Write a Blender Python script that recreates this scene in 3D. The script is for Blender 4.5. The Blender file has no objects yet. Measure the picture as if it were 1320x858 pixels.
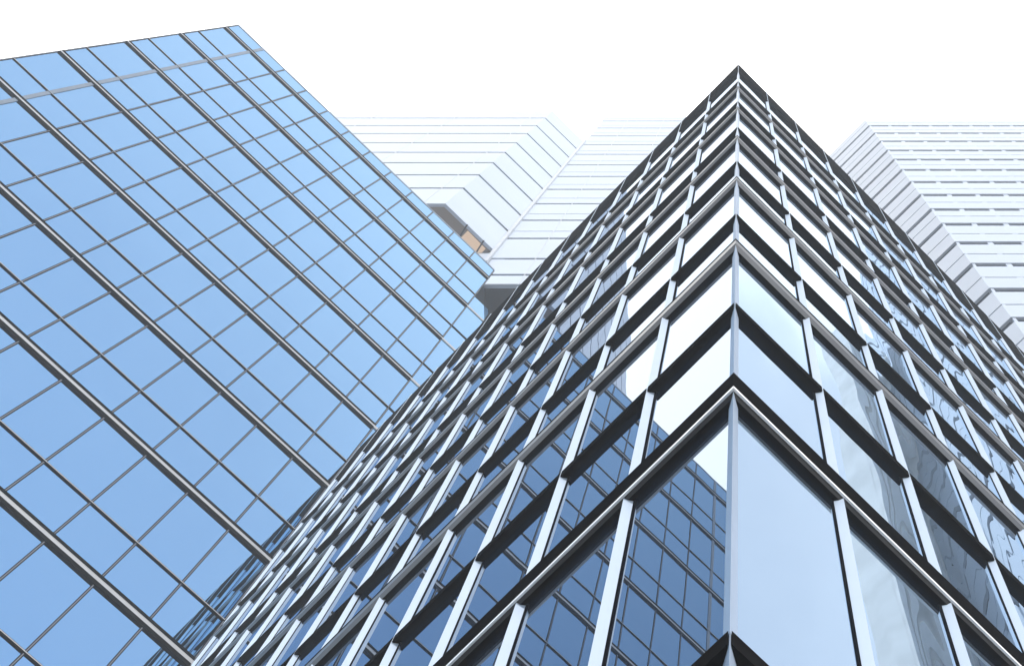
import bpy, bmesh, math, random
from mathutils import Matrix, Vector
random.seed(11)
SC = bpy.context.scene
COL = SC.collection
D = 3.0                                   # metres from the camera to the near corner of the fin tower (all plan units below are multiples of it)

# ------------------------------------------------------------------ camera
F_PX, PX, PY, W_PX = 2245.676, 954.0, 429.0, 1320.0
TH = math.radians(12.3332)                # the lens looks up, this far from the zenith
FW = Vector((0, math.sin(TH), math.cos(TH)))
UP = Vector((0, -math.cos(TH), math.sin(TH)))
cd = bpy.data.cameras.new('camera')
cam = bpy.data.objects.new('camera', cd); COL.objects.link(cam)
cd.sensor_fit = 'HORIZONTAL'; cd.sensor_width = 36.0
cd.lens = 36.0 * F_PX / W_PX
cd.shift_x = -(PX - W_PX / 2) / W_PX
cd.clip_start = 0.05; cd.clip_end = 6000
m = Matrix(((1, UP.x, -FW.x, 0), (0, UP.y, -FW.y, 0), (0, UP.z, -FW.z, 0), (0, 0, 0, 1)))
cam.matrix_world = m
SC.camera = cam

# ------------------------------------------------------------------ sky: blue Nishita behind a bright white cloud bank
SUN_EL, SUN_AZ = math.radians(27), math.radians(157)    # azimuth clockwise from +Y: behind the camera, to its right
w = bpy.data.worlds.new('World'); SC.world = w; w.use_nodes = True
nt = w.node_tree; nt.nodes.clear()
N = nt.nodes.new
def link(a, b): nt.links.new(a, b)
out = N('ShaderNodeOutputWorld')
sky = N('ShaderNodeTexSky'); sky.sky_type = 'NISHITA'; sky.sun_disc = False
sky.sun_elevation = SUN_EL; sky.sun_rotation = SUN_AZ
sky.dust_density = 0.15; sky.ozone_density = 2.0
bg1 = N('ShaderNodeBackground'); bg1.inputs['Strength'].default_value = 0.14
link(sky.outputs['Color'], bg1.inputs['Color'])
bg2 = N('ShaderNodeBackground'); bg2.inputs['Color'].default_value = (1.0, 0.995, 0.985, 1); bg2.inputs['Strength'].default_value = 2.3
tc = N('ShaderNodeTexCoord')
dot = N('ShaderNodeVectorMath'); dot.operation = 'DOT_PRODUCT'; dot.inputs[1].default_value = (0.6, -0.8, 0.0)
link(tc.outputs['Generated'], dot.inputs[0])
nz = N('ShaderNodeTexNoise'); nz.inputs['Scale'].default_value = 4.5; nz.inputs['Detail'].default_value = 5; nz.inputs['Roughness'].default_value = 0.55
link(tc.outputs['Generated'], nz.inputs['Vector'])
ad = N('ShaderNodeMath'); ad.operation = 'MULTIPLY_ADD'; ad.inputs[1].default_value = 0.14; 
link(nz.outputs['Fac'], ad.inputs[0]); link(dot.outputs['Value'], ad.inputs[2])
mr = N('ShaderNodeValToRGB')
cr = mr.color_ramp
cr.elements[0].position = 0.13; cr.elements[0].color = (0, 0, 0, 1)
cr.elements[1].position = 0.74; cr.elements[1].color = (1.0, 1.0, 1.0, 1)
for pos_, v_ in ((0.19, 0.56), (0.26, 0.69), (0.34, 0.79), (0.45, 0.90), (0.60, 0.975)):
    e = cr.elements.new(pos_); e.color = (v_, v_, v_, 1)
link(ad.outputs[0], mr.inputs['Fac'])
# the bank itself: brilliant to the left and ahead, thinner and creamier towards the sun
of = N('ShaderNodeMath'); of.operation = 'ADD'; of.inputs[1].default_value = 0.5
link(dot.outputs['Value'], of.inputs[0])
cc = N('ShaderNodeValToRGB'); c2 = cc.color_ramp
c2.elements[0].position = 0.44; c2.elements[0].color = (1.0, 0.995, 0.985, 1)
c2.elements[1].position = 0.74; c2.elements[1].color = (0.90, 0.90, 0.90, 1)
for pos_, v_ in ((0.525, (0.62, 0.59, 0.56)), (0.61, (0.70, 0.69, 0.685))):
    e = c2.elements.new(pos_); e.color = (*v_, 1)
link(of.outputs[0], cc.inputs['Fac']); link(cc.outputs['Color'], bg2.inputs['Color'])
mx = N('ShaderNodeMixShader')
low = N('ShaderNodeVectorMath'); low.operation = 'DOT_PRODUCT'; low.inputs[1].default_value = (0.0, 0.30, 1.0)   # bank cut off out of view, low behind the camera, to reduce ambient light
link(tc.outputs['Generated'], low.inputs[0])
lr = N('ShaderNodeMapRange'); lr.interpolation_type = 'SMOOTHSTEP'
lr.inputs[1].default_value = 0.55; lr.inputs[2].default_value = 0.84; lr.inputs[3].default_value = 0.95; lr.inputs[4].default_value = 0.0
link(low.outputs['Value'], lr.inputs[0])
mm = N('ShaderNodeMath'); mm.operation = 'MAXIMUM'
link(mr.outputs['Color'], mm.inputs[0]); link(lr.outputs[0], mm.inputs[1])
link(mm.outputs[0], mx.inputs[0]); link(bg2.outputs[0], mx.inputs[1]); link(bg1.outputs[0], mx.inputs[2])
link(mx.outputs[0], out.inputs['Surface'])

# ------------------------------------------------------------------ sun and exposure
sd = bpy.data.lights.new('sun', 'SUN'); sd.energy = 4.6; sd.angle = math.radians(1.0); sd.color = (1.0, 0.95, 0.88)
sun = bpy.data.objects.new('sun', sd); COL.objects.link(sun)
to_sun = Vector((math.sin(SUN_AZ) * math.cos(SUN_EL), math.cos(SUN_AZ) * math.cos(SUN_EL), math.sin(SUN_EL)))
sun.rotation_euler = to_sun.to_track_quat('Z', 'Y').to_euler()
sun.location = to_sun * 300
SC.view_settings.view_transform = 'Standard'; SC.view_settings.look = 'None'
SC.view_settings.exposure = 0.45; SC.view_settings.gamma = 1.0; SC.view_settings.use_curve_mapping = False
SC.cycles.use_denoising = True
SC.cycles.max_bounces = 10; SC.cycles.glossy_bounces = 6; SC.cycles.volume_bounces = 1

# ------------------------------------------------------------------ materials
def new_mat(name):
    m = bpy.data.materials.new(name); m.use_nodes = True
    t = m.node_tree; t.nodes.clear()
    o = t.nodes.new('ShaderNodeOutputMaterial')
    return m, t, o
def paint(name, col, rough=0.45, metal=0.0, var=0.08, scale=1.2, bump=0.0, spec=0.5):
    m, t, o = new_mat(name)
    p = t.nodes.new('ShaderNodeBsdfPrincipled')
    c = t.nodes.new('ShaderNodeTexCoord')
    n = t.nodes.new('ShaderNodeTexNoise'); n.inputs['Scale'].default_value = scale; n.inputs['Detail'].default_value = 6
    t.links.new(c.outputs['Object'], n.inputs['Vector'])
    r = t.nodes.new('ShaderNodeMapRange'); r.inputs[3].default_value = 1 - var; r.inputs[4].default_value = 1 + var
    r.inputs[1].default_value = 0.3; r.inputs[2].default_value = 0.7
    t.links.new(n.outputs['Fac'], r.inputs[0])
    v = t.nodes.new('ShaderNodeVectorMath'); v.operation = 'SCALE'; v.inputs[0].default_value = col[:3]
    t.links.new(r.outputs[0], v.inputs['Scale']); t.links.new(v.outputs[0], p.inputs['Base Color'])
    p.inputs['Roughness'].default_value = rough; p.inputs['Metallic'].default_value = metal
    p.inputs['Specular IOR Level'].default_value = spec
    if bump:
        b = t.nodes.new('ShaderNodeBump'); b.inputs['Strength'].default_value = bump; b.inputs['Distance'].default_value = 0.01
        t.links.new(n.outputs['Fac'], b.inputs['Height']); t.links.new(b.outputs[0], p.inputs['Normal'])
    t.links.new(p.outputs[0], o.inputs['Surface'])
    return m
def mirror_glass(name, tint, body, base=0.55, ior=1.6, wave=0.0, wscale=(0.8, 0.8, 0.35), dist=0.02):
    """Coated curtain-wall glass: a tinted mirror over a dark body, each pane bowed a little by its own noise."""
    m, t, o = new_mat(name)
    g = t.nodes.new('ShaderNodeBsdfGlossy'); g.inputs['Roughness'].default_value = 0.0; g.inputs['Color'].default_value = (*tint, 1)
    d = t.nodes.new('ShaderNodeBsdfDiffuse'); d.inputs['Color'].default_value = (*body, 1)
    f = t.nodes.new('ShaderNodeFresnel'); f.inputs['IOR'].default_value = ior
    k = t.nodes.new('ShaderNodeMath'); k.operation = 'MULTIPLY_ADD'; k.inputs[1].default_value = 1 - base; k.inputs[2].default_value = base
    t.links.new(f.outputs[0], k.inputs[0])
    x = t.nodes.new('ShaderNodeMixShader')
    t.links.new(k.outputs[0], x.inputs[0]); t.links.new(d.outputs[0], x.inputs[1]); t.links.new(g.outputs[0], x.inputs[2])
    if wave:
        c = t.nodes.new('ShaderNodeTexCoord'); mp = t.nodes.new('ShaderNodeMapping'); mp.inputs['Scale'].default_value = wscale
        oi = t.nodes.new('ShaderNodeObjectInfo')
        mu = t.nodes.new('ShaderNodeMath'); mu.operation = 'MULTIPLY'; mu.inputs[1].default_value = 40
        t.links.new(oi.outputs['Random'], mu.inputs[0])
        n = t.nodes.new('ShaderNodeTexNoise'); n.noise_dimensions = '4D'; n.inputs['Scale'].default_value = 1.0; n.inputs['Detail'].default_value = 1.5
        t.links.new(c.outputs['Object'], mp.inputs['Vector']); t.links.new(mp.outputs[0], n.inputs['Vector']); t.links.new(mu.outputs[0], n.inputs['W'])
        b = t.nodes.new('ShaderNodeBump'); b.inputs['Strength'].default_value = wave; b.inputs['Distance'].default_value = dist
        t.links.new(n.outputs['Fac'], b.inputs['Height'])
        t.links.new(b.outputs[0], g.inputs['Normal'])
    t.links.new(x.outputs[0], o.inputs['Surface'])
    return m
M = {}
M['glass_left'] = mirror_glass('blue_mirror_glass', (0.47, 0.745, 1.0), (0.010, 0.03, 0.07), 0.93, 1.5, 0.25, (0.5, 0.5, 0.3), 0.006)
M['glass_corner'] = mirror_glass('clear_mirror_glass', (0.53, 0.61, 0.72), (0.012, 0.02, 0.035), 0.40, 1.7, 0.35, (0.9, 0.9, 0.30), 0.004)
M['glass_wavy'] = mirror_glass('wavy_mirror_glass', (0.68, 0.84, 1.0), (0.012, 0.02, 0.035), 0.70, 1.7, 1.0, (1.0, 1.0, 0.22), 0.02)
M['glass_strip'] = mirror_glass('strip_window_glass', (0.5, 0.6, 0.7), (0.012, 0.016, 0.022), 0.06, 1.35)
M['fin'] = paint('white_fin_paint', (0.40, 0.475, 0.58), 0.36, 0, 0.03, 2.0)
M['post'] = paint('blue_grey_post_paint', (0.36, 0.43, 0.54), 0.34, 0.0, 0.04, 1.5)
M['shade'] = paint('dark_grey_shade_paint', (0.035, 0.034, 0.035), 0.5, 0, 0.12, 2.0, 0, 0.1)
M['slate'] = paint('slate_panel', (0.11, 0.14, 0.18), 0.4, 0.0, 0.1, 2.0)
M['lip'] = paint('white_lip_paint', (0.85, 0.85, 0.85), 0.35, 0, 0.03, 2.0)
M['dark'] = paint('anthracite_paint', (0.0055, 0.0053, 0.006), 0.6, 0, 0.15, 3.0, 0, 0.0)
M['grey'] = paint('grey_metal_paint', (0.13, 0.126, 0.121), 0.38, 0.5, 0.08, 2.0)
M['sunshade'] = paint('sunshade_paint', (0.008, 0.0078, 0.0085), 0.55, 0, 0.15, 3.0, 0, 0.0)
M['gasket'] = paint('black_gasket', (0.006, 0.007, 0.010), 0.6, 0, 0.1, 3.0, 0, 0.0)
M['silver'] = paint('silver_aluminium', (0.40, 0.40, 0.405), 0.36, 0.3, 0.06, 2.5)
M['bronze'] = paint('bronze_edge', (0.055, 0.042, 0.035), 0.4, 0.3, 0.15, 3.0)
M['clad'] = paint('white_cladding', (0.39, 0.44, 0.52), 0.45, 0, 0.03, 0.25)
M['groove'] = paint('dark_groove', (0.045, 0.05, 0.065), 0.6, 0, 0.15, 0.8)
M['soffit'] = paint('brown_soffit', (0.20, 0.165, 0.14), 0.5, 0, 0.12, 0.3)
M['soffit_dark'] = paint('dark_soffit', (0.035, 0.035, 0.04), 0.5, 0, 0.12, 0.3)
M['core'] = paint('building_core', (0.03, 0.033, 0.04), 0.8, 0, 0.1, 0.5)
M['roof'] = paint('roof_membrane', (0.25, 0.25, 0.26), 0.9, 0, 0.15, 0.6)
M['stone'] = paint('pale_stone', (0.74, 0.72, 0.69), 0.75, 0, 0.14, 0.35, 0.3)
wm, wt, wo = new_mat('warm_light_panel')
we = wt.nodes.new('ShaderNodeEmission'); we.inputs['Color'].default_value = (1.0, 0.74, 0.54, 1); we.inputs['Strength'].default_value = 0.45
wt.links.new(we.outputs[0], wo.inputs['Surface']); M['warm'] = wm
M['steel'] = paint('dull_steel', (0.10, 0.105, 0.12), 0.4, 0.0, 0.08, 2.0)
M['pipe'] = paint('grey_pipe', (0.45, 0.47, 0.5), 0.45, 0.3, 0.1, 2)

def paving():
    m, t, o = new_mat('plaza_paving')
    p = t.nodes.new('ShaderNodeBsdfPrincipled'); c = t.nodes.new('ShaderNodeTexCoord')
    b = t.nodes.new('ShaderNodeTexBrick'); b.inputs['Scale'].default_value = 1.0
    b.inputs['Color1'].default_value = (0.26, 0.25, 0.24, 1); b.inputs['Color2'].default_value = (0.20, 0.20, 0.20, 1)
    b.inputs['Mortar'].default_value = (0.10, 0.10, 0.10, 1); b.inputs['Mortar Size'].default_value = 0.008
    b.inputs['Brick Width'].default_value = 0.9; b.inputs['Row Height'].default_value = 0.45
    t.links.new(c.outputs['Object'], b.inputs['Vector']); t.links.new(b.outputs['Color'], p.inputs['Base Color'])
    p.inputs['Roughness'].default_value = 0.7
    t.links.new(p.outputs[0], o.inputs['Surface'])
    return m
M['paving'] = paving()

# ------------------------------------------------------------------ mesh helpers (plan units are D; z in D above the camera)
class MB:
    def __init__(self): self.bm = bmesh.new()
    def prism(self, plan, z0, z1, mi=0):
        """plan: list of (x, y) counter-clockwise or clockwise, in D units"""
        a = [self.bm.verts.new((x * D, y * D, z0 * D)) for x, y in plan]
        b = [self.bm.verts.new((x * D, y * D, z1 * D)) for x, y in plan]
        n = len(plan); fs = [self.bm.faces.new(a[::-1]), self.bm.faces.new(b)]
        for i in range(n): fs.append(self.bm.faces.new((a[i], a[(i + 1) % n], b[(i + 1) % n], b[i])))
        for f in fs: f.material_index = mi
        return self
    def hexa(self, pts, mi=0):
        """eight points (D units): four of the outer face in order, then the four behind them"""
        v = [self.bm.verts.new((p[0] * D, p[1] * D, p[2] * D)) for p in pts]
        for q in ((0, 1, 2, 3), (7, 6, 5, 4), (0, 4, 5, 1), (1, 5, 6, 2), (2, 6, 7, 3), (3, 7, 4, 0)):
            self.bm.faces.new([v[i] for i in q]).material_index = mi
        return self
    def build(self, name, mats, parent=None, kind=None):
        bmesh.ops.recalc_face_normals(self.bm, faces=self.bm.faces)
        me = bpy.data.meshes.new(name); self.bm.to_mesh(me); self.bm.free()
        for x in (mats if isinstance(mats, (list, tuple)) else [mats]): me.materials.append(x)
        o = bpy.data.objects.new(name, me); COL.objects.link(o)
        if parent is not None:
            o.parent = parent; o.matrix_parent_inverse = Matrix.Translation(-parent.location)
        if kind: o['kind'] = kind
        return o
def thing(name, label, cat, loc=(0, 0), group=None):
    o = bpy.data.objects.new(name, None); COL.objects.link(o)
    o.location = (loc[0] * D, loc[1] * D, GROUND_Z * D); o.empty_display_size = 0.5
    o['label'] = label; o['category'] = cat
    if group: o['group'] = group
    return o
S2 = math.sqrt(0.5)
class Face:
    """a facade plane: origin o, direction e along it, outward normal n (plan vectors); point (s, d)"""
    def __init__(self, o, e, n): self.o, self.e, self.n = o, e, n
    def p(self, s, d=0.0): return (self.o[0] + self.e[0] * s + self.n[0] * d, self.o[1] + self.e[1] * s + self.n[1] * d)
    def rect(self, s0, s1, d0, d1): return [self.p(s0, d0), self.p(s1, d0), self.p(s1, d1), self.p(s0, d1)]
    def pane(self, s0, s1, z0, z1, d, tilt=0.0, thick=0.008):
        t = [random.uniform(-tilt, tilt) for _ in range(3)]
        off = [t[0] * -1 + t[1] * -1, t[0] - t[1], t[0] + t[1], -t[0] + t[1]]
        c = [(s0, z0), (s1, z0), (s1, z1), (s0, z1)]
        return [(*self.p(s, d + k), z) for (s, z), k in zip(c, off)] + [(*self.p(s, d - thick), z) for s, z in c]
def project(p):
    v = Vector(p); k = v.dot(FW)
    if k <= 1e-6: return None
    return PX + F_PX * v.x / k, PY - F_PX * v.dot(UP) / k
def seen_area(pts):
    q = [project(p) for p in pts[:4]]
    if any(x is None for x in q): return 0
    q = [(min(max(x, 0), 1320), min(max(y, 0), 858)) for x, y in q]
    return abs(sum(q[i][0] * q[(i + 1) % 4][1] - q[(i + 1) % 4][0] * q[i][1] for i in range(4))) / 2
def build_parts(name, hexas, mats, parent, limit=100):
    """the largest in view as parts of their own, the rest as one part"""
    if mats and not isinstance(mats, (list, tuple)): mats = [mats]
    hx = sorted(hexas, key=lambda h: -seen_area(h[0]))
    vis = [h for h in hx if seen_area(h[0]) > 0.5][:limit]
    rest = [h for h in hx if h not in vis]
    for h, mi in vis: MB().hexa(h).build(name, mats[mi], parent)
    for k in range(len(mats)):
        r = [h for h, mi in rest if mi == k]
        if r:
            b = MB()
            for h in r: b.hexa(h)
            b.build(name, mats[k], parent, 'stuff')
def boxhex(face, s0, s1, d0, d1, z0, z1):
    return [(*face.p(s, d1), z) for s, z in ((s0, z0), (s1, z0), (s1, z1), (s0, z1))] + [(*face.p(s, d0), z) for s, z in ((s0, z0), (s1, z0), (s1, z1), (s0, z1))]
GROUND_Z = -1.6 / D

# ------------------------------------------------------------------ ground
g = MB().prism([(-700, -700), (700, -700), (700, 700), (-700, 700)], GROUND_Z - 0.2, GROUND_Z).build('ground', M['paving'])
g['kind'] = 'structure'

# ------------------------------------------------------------------ the fin tower at the centre: its corner points at the camera
C0 = (-0.0154, 1.0)
EL, ER, NL, NR = (-S2, S2), (S2, S2), (-S2, -S2), (S2, -S2)
L_LEN, R_LEN, BAY, G = 5.255, 4.81, 0.3695, 0.0225
FL, FR = Face(C0, EL, NL), Face(C0, ER, NR)
TOP = 16.12
LEDGES = [(0.62, 0.785), (3.95, 4.113), (6.036, 6.127), (7.80, 7.887), (9.61, 9.697), (11.44, 11.529), (13.24, 13.328), (15.12, TOP)]
MIDS = [2.487, 5.016, 6.79, 8.56, 10.26, 12.06, 13.95]
def corner(d): return (C0[0] + d * (NL[0] + NR[0]), C0[1] + d * (NL[1] + NR[1]))
def wrap(d0, d1, l=L_LEN, r=R_LEN): return [FR.p(r, d1), corner(d1), FL.p(l, d1), FL.p(l, d0), corner(d0), FR.p(r, d0)]
tower = thing('office_tower', 'tall office tower with white fins and black ledges, its sharp corner towards the viewer', 'building', corner(-2.0))
back = (FL.p(L_LEN, -0.045), corner(-0.045), FR.p(R_LEN, -0.045))
MB().prism([back[0], back[1], back[2], (back[2][0] + EL[0] * 5.2, back[2][1] + EL[1] * 5.2)], GROUND_Z, TOP - 0.2).build('wall', M['core'], tower)
inner = [FL.p(L_LEN, -0.06), corner(-0.06), FR.p(R_LEN - 0.02, -0.06)]
MB().prism([*inner, (inner[2][0] + EL[0] * 5.1, inner[2][1] + EL[1] * 5.1)], TOP - 0.198, TOP - 0.15).build('roof', M['roof'], tower)
# ledges wrapping both faces
def wrap_loft(rings, mi, b):
    """an L-shaped strip through (depth, height) points, closed into a bar that follows both faces"""
    loops = []
    for d, z in rings:
        loops.append([b.bm.verts.new((x * D, y * D, z * D)) for x, y in (FR.p(R_LEN, d), corner(d), FL.p(L_LEN, d))])
    n = len(loops)
    for i in range(n):
        p, q = loops[i], loops[(i + 1) % n]
        for k in range(2): b.bm.faces.new((p[k], p[k + 1], q[k + 1], q[k])).material_index = mi[i]
    b.bm.faces.new([l[0] for l in loops]); b.bm.faces.new([l[2] for l in loops][::-1])
for i, (z0, z1) in enumerate(LEDGES):
    b = MB()
    if i == len(LEDGES) - 1:
        b.prism(wrap(-0.044, -0.0045), z0, z1, 0)
    elif i < 2:
        wrap_loft([(-0.044, z1), (0.002, z1), (0.002, z0), (-0.0095, z0 - 0.016), (-0.044, z0 - 0.016)], (0, 0, 2, 0, 0), b)
    else:
        wrap_loft([(-0.044, z1), (0.0035, z1), (0.0035, z1 - 0.018), (0.0020, z1 - 0.022), (0.0020, z0), (-0.0105, z0 - 0.026), (-0.044, z0 - 0.026)], (0, 0, 0, 1, 1, 0, 0), b)
    led = b.build('ledge', [M['dark'], M['grey'], M['shade']], tower)
    if i < 2:
        MB().prism(wrap(-0.0035, 0.0050), z0 - 0.004, z0 + 0.012).build('lip', M['lip'], led)
# the corner post: a shallow vee
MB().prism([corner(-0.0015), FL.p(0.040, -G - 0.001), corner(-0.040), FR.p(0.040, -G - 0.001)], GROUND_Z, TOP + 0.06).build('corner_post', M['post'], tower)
MB().prism([corner(-0.0008), FL.p(0.0045, -0.0040), corner(-0.006), FR.p(0.0045, -0.0040)], GROUND_Z, TOP + 0.062).build('corner_trim', M['lip'], tower)
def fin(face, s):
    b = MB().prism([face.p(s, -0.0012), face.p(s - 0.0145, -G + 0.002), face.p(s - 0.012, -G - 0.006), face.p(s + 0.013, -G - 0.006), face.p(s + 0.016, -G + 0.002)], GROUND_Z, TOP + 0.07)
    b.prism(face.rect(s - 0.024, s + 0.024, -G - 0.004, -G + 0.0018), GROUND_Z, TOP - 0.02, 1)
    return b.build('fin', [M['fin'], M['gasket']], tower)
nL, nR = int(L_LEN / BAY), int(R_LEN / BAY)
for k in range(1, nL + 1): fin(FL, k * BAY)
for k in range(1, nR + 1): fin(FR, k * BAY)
# sunshades between fins, window panes above and below them
shades, panes = [], []
zs = [GROUND_Z + 0.02]
levels = []
for i in range(len(LEDGES) - 1): levels.append((LEDGES[i][1], LEDGES[i + 1][0], MIDS[i]))
for face, n, length in ((FL, nL, L_LEN), (FR, nR, R_LEN)):
    gm = 0 if face is FL else 1
    for k in range(n + 1):
        s0 = k * BAY if k else G; s1 = min((k + 1) * BAY, length)
        if s1 - s0 < 0.05: continue
        for a, b, mid in levels:
            hx = boxhex(face, s0 + 0.004, s1 - 0.004, -G - 0.01, -G + 0.0215, mid - 0.052, mid)
            if k == 0:                    # mitred into the corner post
                for i_, dd in ((0, -0.002), (3, -0.002), (4, -G - 0.01), (7, -G - 0.01)): hx[i_] = (*face.p(0.004 - dd, dd), hx[i_][2])
            shades.append((hx, 0))
            panes.append((face.pane(s0, s1, a - 0.01, mid - 0.02, -G, 0.0007), gm))
            panes.append((face.pane(s0, s1, mid - 0.02, b + 0.01, -G, 0.0007), gm))
        panes.append((face.pane(s0, s1, GROUND_Z + 0.02, LEDGES[0][0] + 0.02, -G, 0.0), gm))
        panes.append((face.pane(s0, s1, LEDGES[-1][0], TOP - 0.3, -G, 0.0), gm))
build_parts('sunshade', shades, M['sunshade'], tower)
build_parts('window', panes, [M['glass_corner'], M['glass_wavy']], tower)

# ------------------------------------------------------------------ the blue glass tower at the left
E0 = (-3.7164, 4.7010)
FT = Face(E0, ER, NR)                     # its long face, parallel to the fin tower's right face
T_LEFT, T_TOP, T_END, T_LOW = -5.158, 25.92, 0.30, 23.9
glass = thing('glass_tower', 'blue mirror glass tower with silver floor bands, its flat roofline sloping across the view', 'building', FT.p(-2.5, -1.2))
MB().prism([FT.p(T_LEFT, -0.03), FT.p(0, -0.03), FT.p(0, -3.2), FT.p(T_LEFT, -3.2)], GROUND_Z, T_TOP - 0.06).prism(FT.rect(0.001, T_END - 0.002, -3.2, -0.031), GROUND_Z, T_LOW).build('wall', M['core'], glass)
MB().prism([FT.p(T_LEFT + 0.05, -0.06), FT.p(-0.05, -0.06), FT.p(-0.05, -3.1), FT.p(T_LEFT + 0.05, -3.1)], T_TOP - 0.058, T_TOP - 0.03).build('roof', M['roof'], glass)
bands = [1.0, 3.02, 5.05, 7.07, 9.09, 11.08, 13.10, 15.08, 17.09, 19.12, 21.22, 23.27, 25.31]
PITCH = 0.4265
cols = [-0.404 - PITCH * k for k in range(11)]
cols = sorted([T_LEFT] + cols + [0.0])
rows = [GROUND_Z + 0.02]
for z in bands: rows += [z, z + 0.735]
rows = [r for r in rows if r < T_TOP - 0.3] + [T_TOP]
panes = []
for cs, face, top in ((cols, FT, T_TOP), ([0.0, T_END], FT, T_LOW)):
    for a, b in zip(cs, cs[1:]):
        for z0, z1 in zip(rows, rows[1:]):
            if z0 >= top: continue
            panes.append((face.pane(a, b, z0, min(z1, top), 0.0, 0.0009), 0))
build_parts('window', panes, [M['glass_left']], glass)
for z in bands:
    b = MB()
    b.prism(FT.rect(T_LEFT, 0.0, -0.01, 0.010), z - 0.062, z, 0)
    if z < T_LOW - 0.1: b.prism(FT.rect(0.0, T_END, -0.01, 0.010), z - 0.062, z, 0)
    o = b.build('floor_band', M['silver'], glass)
    MB().prism(FT.rect(T_LEFT, 0.0, -0.01, 0.0165), z, z + 0.034).build('edge', M['dark'], o)
    MB().prism(FT.rect(T_LEFT, 0.0, -0.01, 0.0150), z - 0.116, z - 0.062).build('edge', M['dark'], o)
for z in rows[1:-1]:
    if z in bands: continue
    b = MB().prism(FT.rect(T_LEFT, 0.0, -0.005, 0.009), z - 0.020, z + 0.012, 1)
    b.prism(FT.rect(T_LEFT, 0.0, 0.0092, 0.0105), z - 0.004, z + 0.006, 0)
    if z < T_LOW - 0.1: b.prism(FT.rect(0.0, T_END, -0.005, 0.009), z - 0.020, z + 0.012, 1)
    b.build('transom', [M['silver'], M['dark']], glass)
for i, c in enumerate(cols):
    if i == 1:
        MB().prism(FT.rect(c - 0.022, c + 0.022, -0.006, 0.0080), GROUND_Z, T_TOP - 0.01).build('mullion', M['slate'], glass)
        continue
    b = MB().prism(FT.rect(max(c - 0.0105, T_LEFT - 0.01), c + 0.0105, -0.006, 0.0040), GROUND_Z, T_TOP - 0.01, 1)
    b.prism(FT.rect(c - 0.0038, c + 0.0038, 0.0041, 0.0065), GROUND_Z, T_TOP - 0.011, 0)
    b.build('mullion', [M['steel'], M['gasket']], glass)
MB().prism(FT.rect(T_LEFT - 0.004, 0.0, -0.05, 0.004), T_TOP + 0.0005, T_TOP + 0.06).build('parapet', M['slate'], glass)

# ------------------------------------------------------------------ the white banded tower between them: two wings and a folded side
Y2, Y1, X1 = 4.701, 3.925, -4.706
XI = -3.93                                # the inner corner of the fold
banded = thing('banded_tower', 'white tower with folded overhang, rising between the blue glass tower and the finned tower', 'building', (-4.0, 9.5))
TB = 51.0
F2F = Face((XI, Y2), (1.0, 0.0), (0.0, -1.0))
F1F = Face((X1, Y1), (-1.0, 0.0), (0.0, -1.0))
sl = math.hypot(XI - X1, Y2 - Y1); se = ((XI - X1) / sl, (Y2 - Y1) / sl)
SF = Face((X1, Y1), se, (se[1], -se[0]))
B1, B2, BR = 27.65, 26.0, 24.80
TW = 44.0                                 # the left wing is lower           # underside heights: left wing, behind the fold, right wing
ins = 0.05
# dark recess body behind the bands
MB().prism([F1F.p(6.5, -ins), (X1, Y1 + ins), (XI + 0.02, Y2 + ins), (XI + 0.02, 12.0), (X1 - 6.5, 12.0)], B1 + 0.02, TW - 0.05).build('wall', M['groove'], banded)
MB().prism([(-3.70, Y2 + ins), (-0.6, Y2 + ins), (-0.6, 12.0), (-3.70, 12.0)], BR + 0.02, TB - 0.05).prism([(XI + 0.03, Y2 + ins), (-3.701, Y2 + ins), (-3.701, 12.0), (XI + 0.03, 12.0)], B1, TB - 0.05).build('wall', M['groove'], banded)
MB().prism([(-4.6, Y2 + 0.02), (-3.705, Y2 + 0.02), (-3.705, 7.0), (-4.6, 7.0)], B2, B1 + 0.018).build('wall', M['clad'], banded)
MB().prism([(-6.0, 9.0), (-0.8, 9.0), (-0.8, 11.8), (-6.0, 11.8)], GROUND_Z, BR + 0.01).build('core', M['core'], banded)
MB().prism([(-3.9, 4.8), (-0.7, 4.8), (-0.7, 11.9), (-3.9, 11.9)], TB - 0.048, TB).prism([(-11.1, 4.0), (-4.7, 4.0), (-3.92, 4.8), (-3.92, 11.9), (-11.1, 11.9)], TW - 0.048, TW).build('roof', M['roof'], banded)
# undersides
so = MB()
so.prism([F1F.p(6.5, -0.002), (X1 - 0.002, Y1 + 0.002), (XI - 0.1, Y2 - 0.045), (XI - 0.1, 7.0), (X1 - 6.5, 7.0)], B1 - 0.03, B1 + 0.018)
so = so.build('underside', M['soffit'], banded)
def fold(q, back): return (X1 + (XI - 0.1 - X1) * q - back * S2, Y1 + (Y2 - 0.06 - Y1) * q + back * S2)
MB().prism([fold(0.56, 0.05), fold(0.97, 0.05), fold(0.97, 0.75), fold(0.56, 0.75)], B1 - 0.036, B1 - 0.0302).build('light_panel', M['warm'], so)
for q in (0.42, 0.75):
    x, y = X1 + (XI - X1) * q, Y1 + (Y2 - Y1) * q
    MB().prism([(x, y + 0.01), (x + 0.03, y + 0.01), (x - 1.0, y + 1.6), (x - 1.03, y + 1.6)], B1 - 0.04, B1 - 0.029).build('joint', M['soffit_dark'], so)
MB().prism([(-3.70, Y2 - 0.002), (-0.6, Y2 - 0.002), (-0.6, 12.0), (-3.70, 12.0)], BR - 0.03, BR + 0.018).build('underside', M['soffit_dark'], banded)
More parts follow.
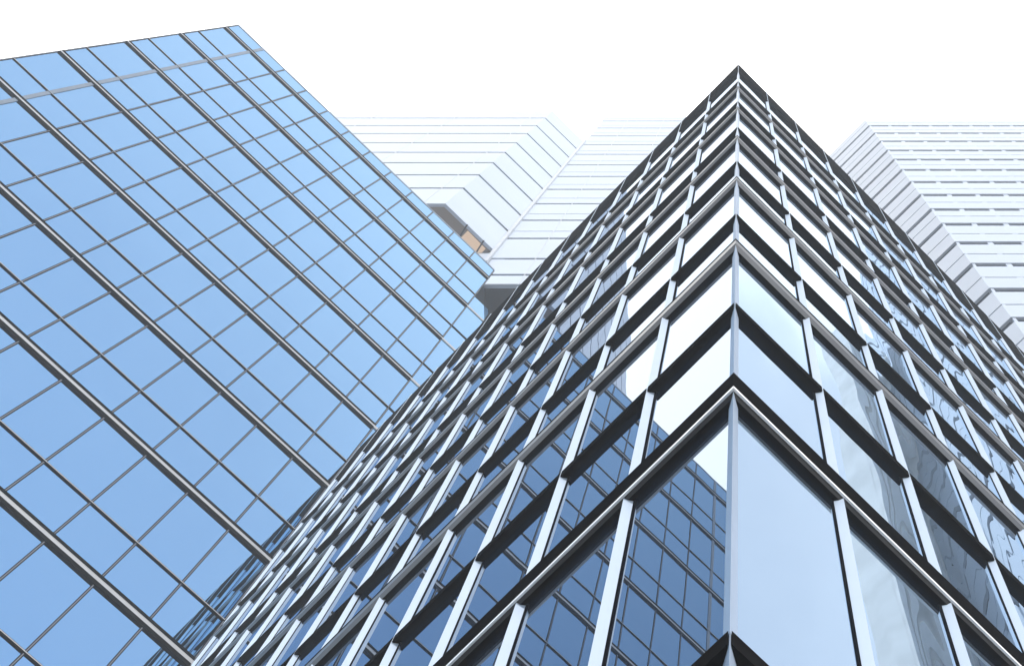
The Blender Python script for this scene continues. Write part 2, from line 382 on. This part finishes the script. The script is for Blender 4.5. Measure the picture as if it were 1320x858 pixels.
# white bands between dark lines
lev = [BR, 25.63, 27.02, 29.0, 31.03, 33.12, 35.18, 37.25, 39.33, 41.42, 43.55, 45.65, 47.72, 49.75, TB]
lines = lev[1:-1]
LINE, THIN = 0.15, 0.05
lines1 = [29.55, 31.35, 33.2, 34.95, 36.75, 38.65, 40.45, 42.3, 44.1, 46.0, 47.8, 49.6]
def bandstack(face, s0, s1, z0, z1, parent, mids=True, proud=0.0, lines=lines):
    """white spandrel panels with dark gaps at each floor line"""
    cuts = [z0]
    for z in lines:
        if z0 + 0.3 < z < z1 - 0.3:
            cuts.append((z, LINE))
            if mids and z + 1.0 < z1 and z > 26: cuts.append((z + 0.72, THIN))
    zz = z0
    for c in cuts[1:] + [(z1, 0)]:
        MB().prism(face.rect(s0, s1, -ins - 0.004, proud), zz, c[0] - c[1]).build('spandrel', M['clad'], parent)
        zz = c[0]
bandstack(F2F, XI * 0 + (-3.70 - XI), -0.6 - XI, BR - 0.035, lines[1] - LINE, banded, False)
bandstack(F2F, 0.0, -0.6 - XI, lines[1], TB, banded)
bandstack(F1F, 0.0, 6.5, B1 - 0.035, TW, banded, False, 0.0, lines1)
bandstack(SF, 0.001, sl - 0.001, B1 - 0.036, TW, banded, False, -0.0005, lines1)
for s in (XI * 0 + 0.72, 1.75, 2.6):
    MB().prism(F2F.rect(s - 0.006, s + 0.006, -0.03, 0.006), BR - 0.03, TB).build('joint', M['pipe'], banded)
for s in (0.37, 2.2, 4.2):
    MB().prism(F1F.rect(s - 0.005, s + 0.005, -0.03, 0.005), B1 - 0.03, TW).build('joint', M['pipe'], banded)
MB().prism([(XI - 0.03, Y2 - 0.05), (XI + 0.03, Y2 - 0.05), (XI + 0.03, Y2 + 0.0), (XI - 0.03, Y2 + 0.0)], B2 + 0.5, TW + 0.2).build('drainpipe', M['pipe'], banded)

# ------------------------------------------------------------------ the white banded tower at the right
RX, RY, RT = 3.57, 4.701, 50.0
right = thing('banded_tower', 'white tower with rows of short strip windows, behind the right edge of the finned tower', 'building', (5.5, 7.0))
RF = Face((RX, RY), (1.0, 0.0), (0.0, -1.0))
RS = Face((RX, RY), EL, NL)
R_W, R_D = 8.0, 3.2
MB().prism([(RX + 0.02, RY + ins), (RX + R_W, RY + ins), (RX + R_W, 11.0), (RS.p(R_D, -ins)[0], 11.0), RS.p(R_D, -ins)], GROUND_Z, RT - 0.05).build('wall', M['groove'], right)
MB().prism([(RX + 0.05, RY + 0.1), (RX + R_W, RY + 0.1), (RX + R_W, 11.0), (RS.p(R_D, -0.1)[0], 11.0), RS.p(R_D, -0.1)], RT - 0.048, RT).build('roof', M['roof'], right)
rl = [22.49, 24.52, 26.56, 28.60, 30.62, 32.42, 34.40, 36.38, 38.45, 40.40, 42.30, 44.38, 46.4, 48.4]
rl = [z - 2.03 * k for k in range(10, 0, -1) for z in (22.49,)] + rl
def rwrap(d0, d1): 
    c1 = (RX + d1 * math.tan(math.radians(22.5)) * -1, RY - d1); c0 = (RX - d0 * math.tan(math.radians(22.5)), RY - d0)
    return [RF.p(R_W, d1), c1, RS.p(R_D, d1), RS.p(R_D, d0), c0, RF.p(R_W, d0)]
zz = GROUND_Z
wins = []
SEG = 0.56
for z in rl + [RT]:
    last = z == RT
    hi = z - (0.0 if last else 0.30)
    midz = (zz + 0.86) if zz > GROUND_Z + 0.1 else None
    if midz and midz < hi - 0.3:
        MB().prism(rwrap(-ins, 0.0), zz, midz - 0.06).build('spandrel', M['clad'], right)
        MB().prism(rwrap(-ins, 0.0), midz, hi).build('spandrel', M['clad'], right)
    else:
        MB().prism(rwrap(-ins, 0.0), zz, hi).build('spandrel', M['clad'], right)
    if not last:
        MB().prism(rwrap(-ins, 0.012), z - 0.05, z - 0.0).build('lip', M['clad'], right)
        for k in range(14):
            a = 0.06 + k * SEG
            wins.append((boxhex(RF, a, a + SEG - 0.10, -ins - 0.02, -0.024, z - 0.28, z - 0.07), 0))
        for k in range(4):
            wins.append((boxhex(RS, 0.05 + k * 0.8, 0.05 + k * 0.8 + 0.74, -ins - 0.02, -0.024, z - 0.28, z - 0.07), 0))
    zz = z
build_parts('window', wins, [M['glass_strip']], right)
piers = MB()
for k in range(15):
    MB().prism(RF.rect(k * SEG - 0.035 + (0.045 if k == 0 else 0), k * SEG + 0.055, -ins, -0.003), GROUND_Z, RT - 0.06).build('pier', M['clad'], right)

# ------------------------------------------------------------------ the stone building across the street, seen in the fin tower's glass
W_ST = 4.0
ST = Face((C0[0] + NR[0] * W_ST, C0[1] + NR[1] * W_ST), ER, (-NR[0], -NR[1]))
S_A, S_B, S_TOP = 7.55, 17.0, 43.0
stone = thing('stone_building', 'pale stone building with tall piers, mirrored in the finned tower glass', 'building', ST.p(5.0, -1.2))
MB().prism(ST.rect(S_A, S_A + 3.0, -0.70, -0.10), GROUND_Z, S_TOP - 0.1).prism(ST.rect(S_A + 3.001, S_B, -2.4, -0.10), GROUND_Z, S_TOP - 0.1).build('wall', M['stone'], stone)
s = S_A; k = 0
while s < S_B - 0.3:
    w_ = (0.20, 0.15, 0.23)[k % 3]
    MB().prism(ST.rect(s, s + w_, -0.11, 0.0), GROUND_Z, S_TOP).build('pier', M['stone'], stone)
    MB().prism(ST.rect(s + w_ + 0.002, s + w_ + 0.083, -0.12, -0.05), 0.4, S_TOP - 0.5).build('window', M['gasket'], stone)
    s += w_ + 0.085; k += 1

# ------------------------------------------------------------------ haze: far storeys fade into the white sky
HZ = True
if HZ:
    m_, t_, o_ = new_mat('pale_haze')
    pv = t_.nodes.new('ShaderNodeVolumePrincipled')
    pv.inputs['Color'].default_value = (0.97, 0.98, 1.0, 1); pv.inputs['Density'].default_value = 0.0018
    pv.inputs['Anisotropy'].default_value = 0.0
    t_.links.new(pv.outputs[0], o_.inputs['Volume'])
    hz = MB().prism([(-60, -60), (60, -60), (60, 60), (-60, 60)], GROUND_Z - 0.5, 54.0).build('haze', m_)
    hz['kind'] = 'stuff'
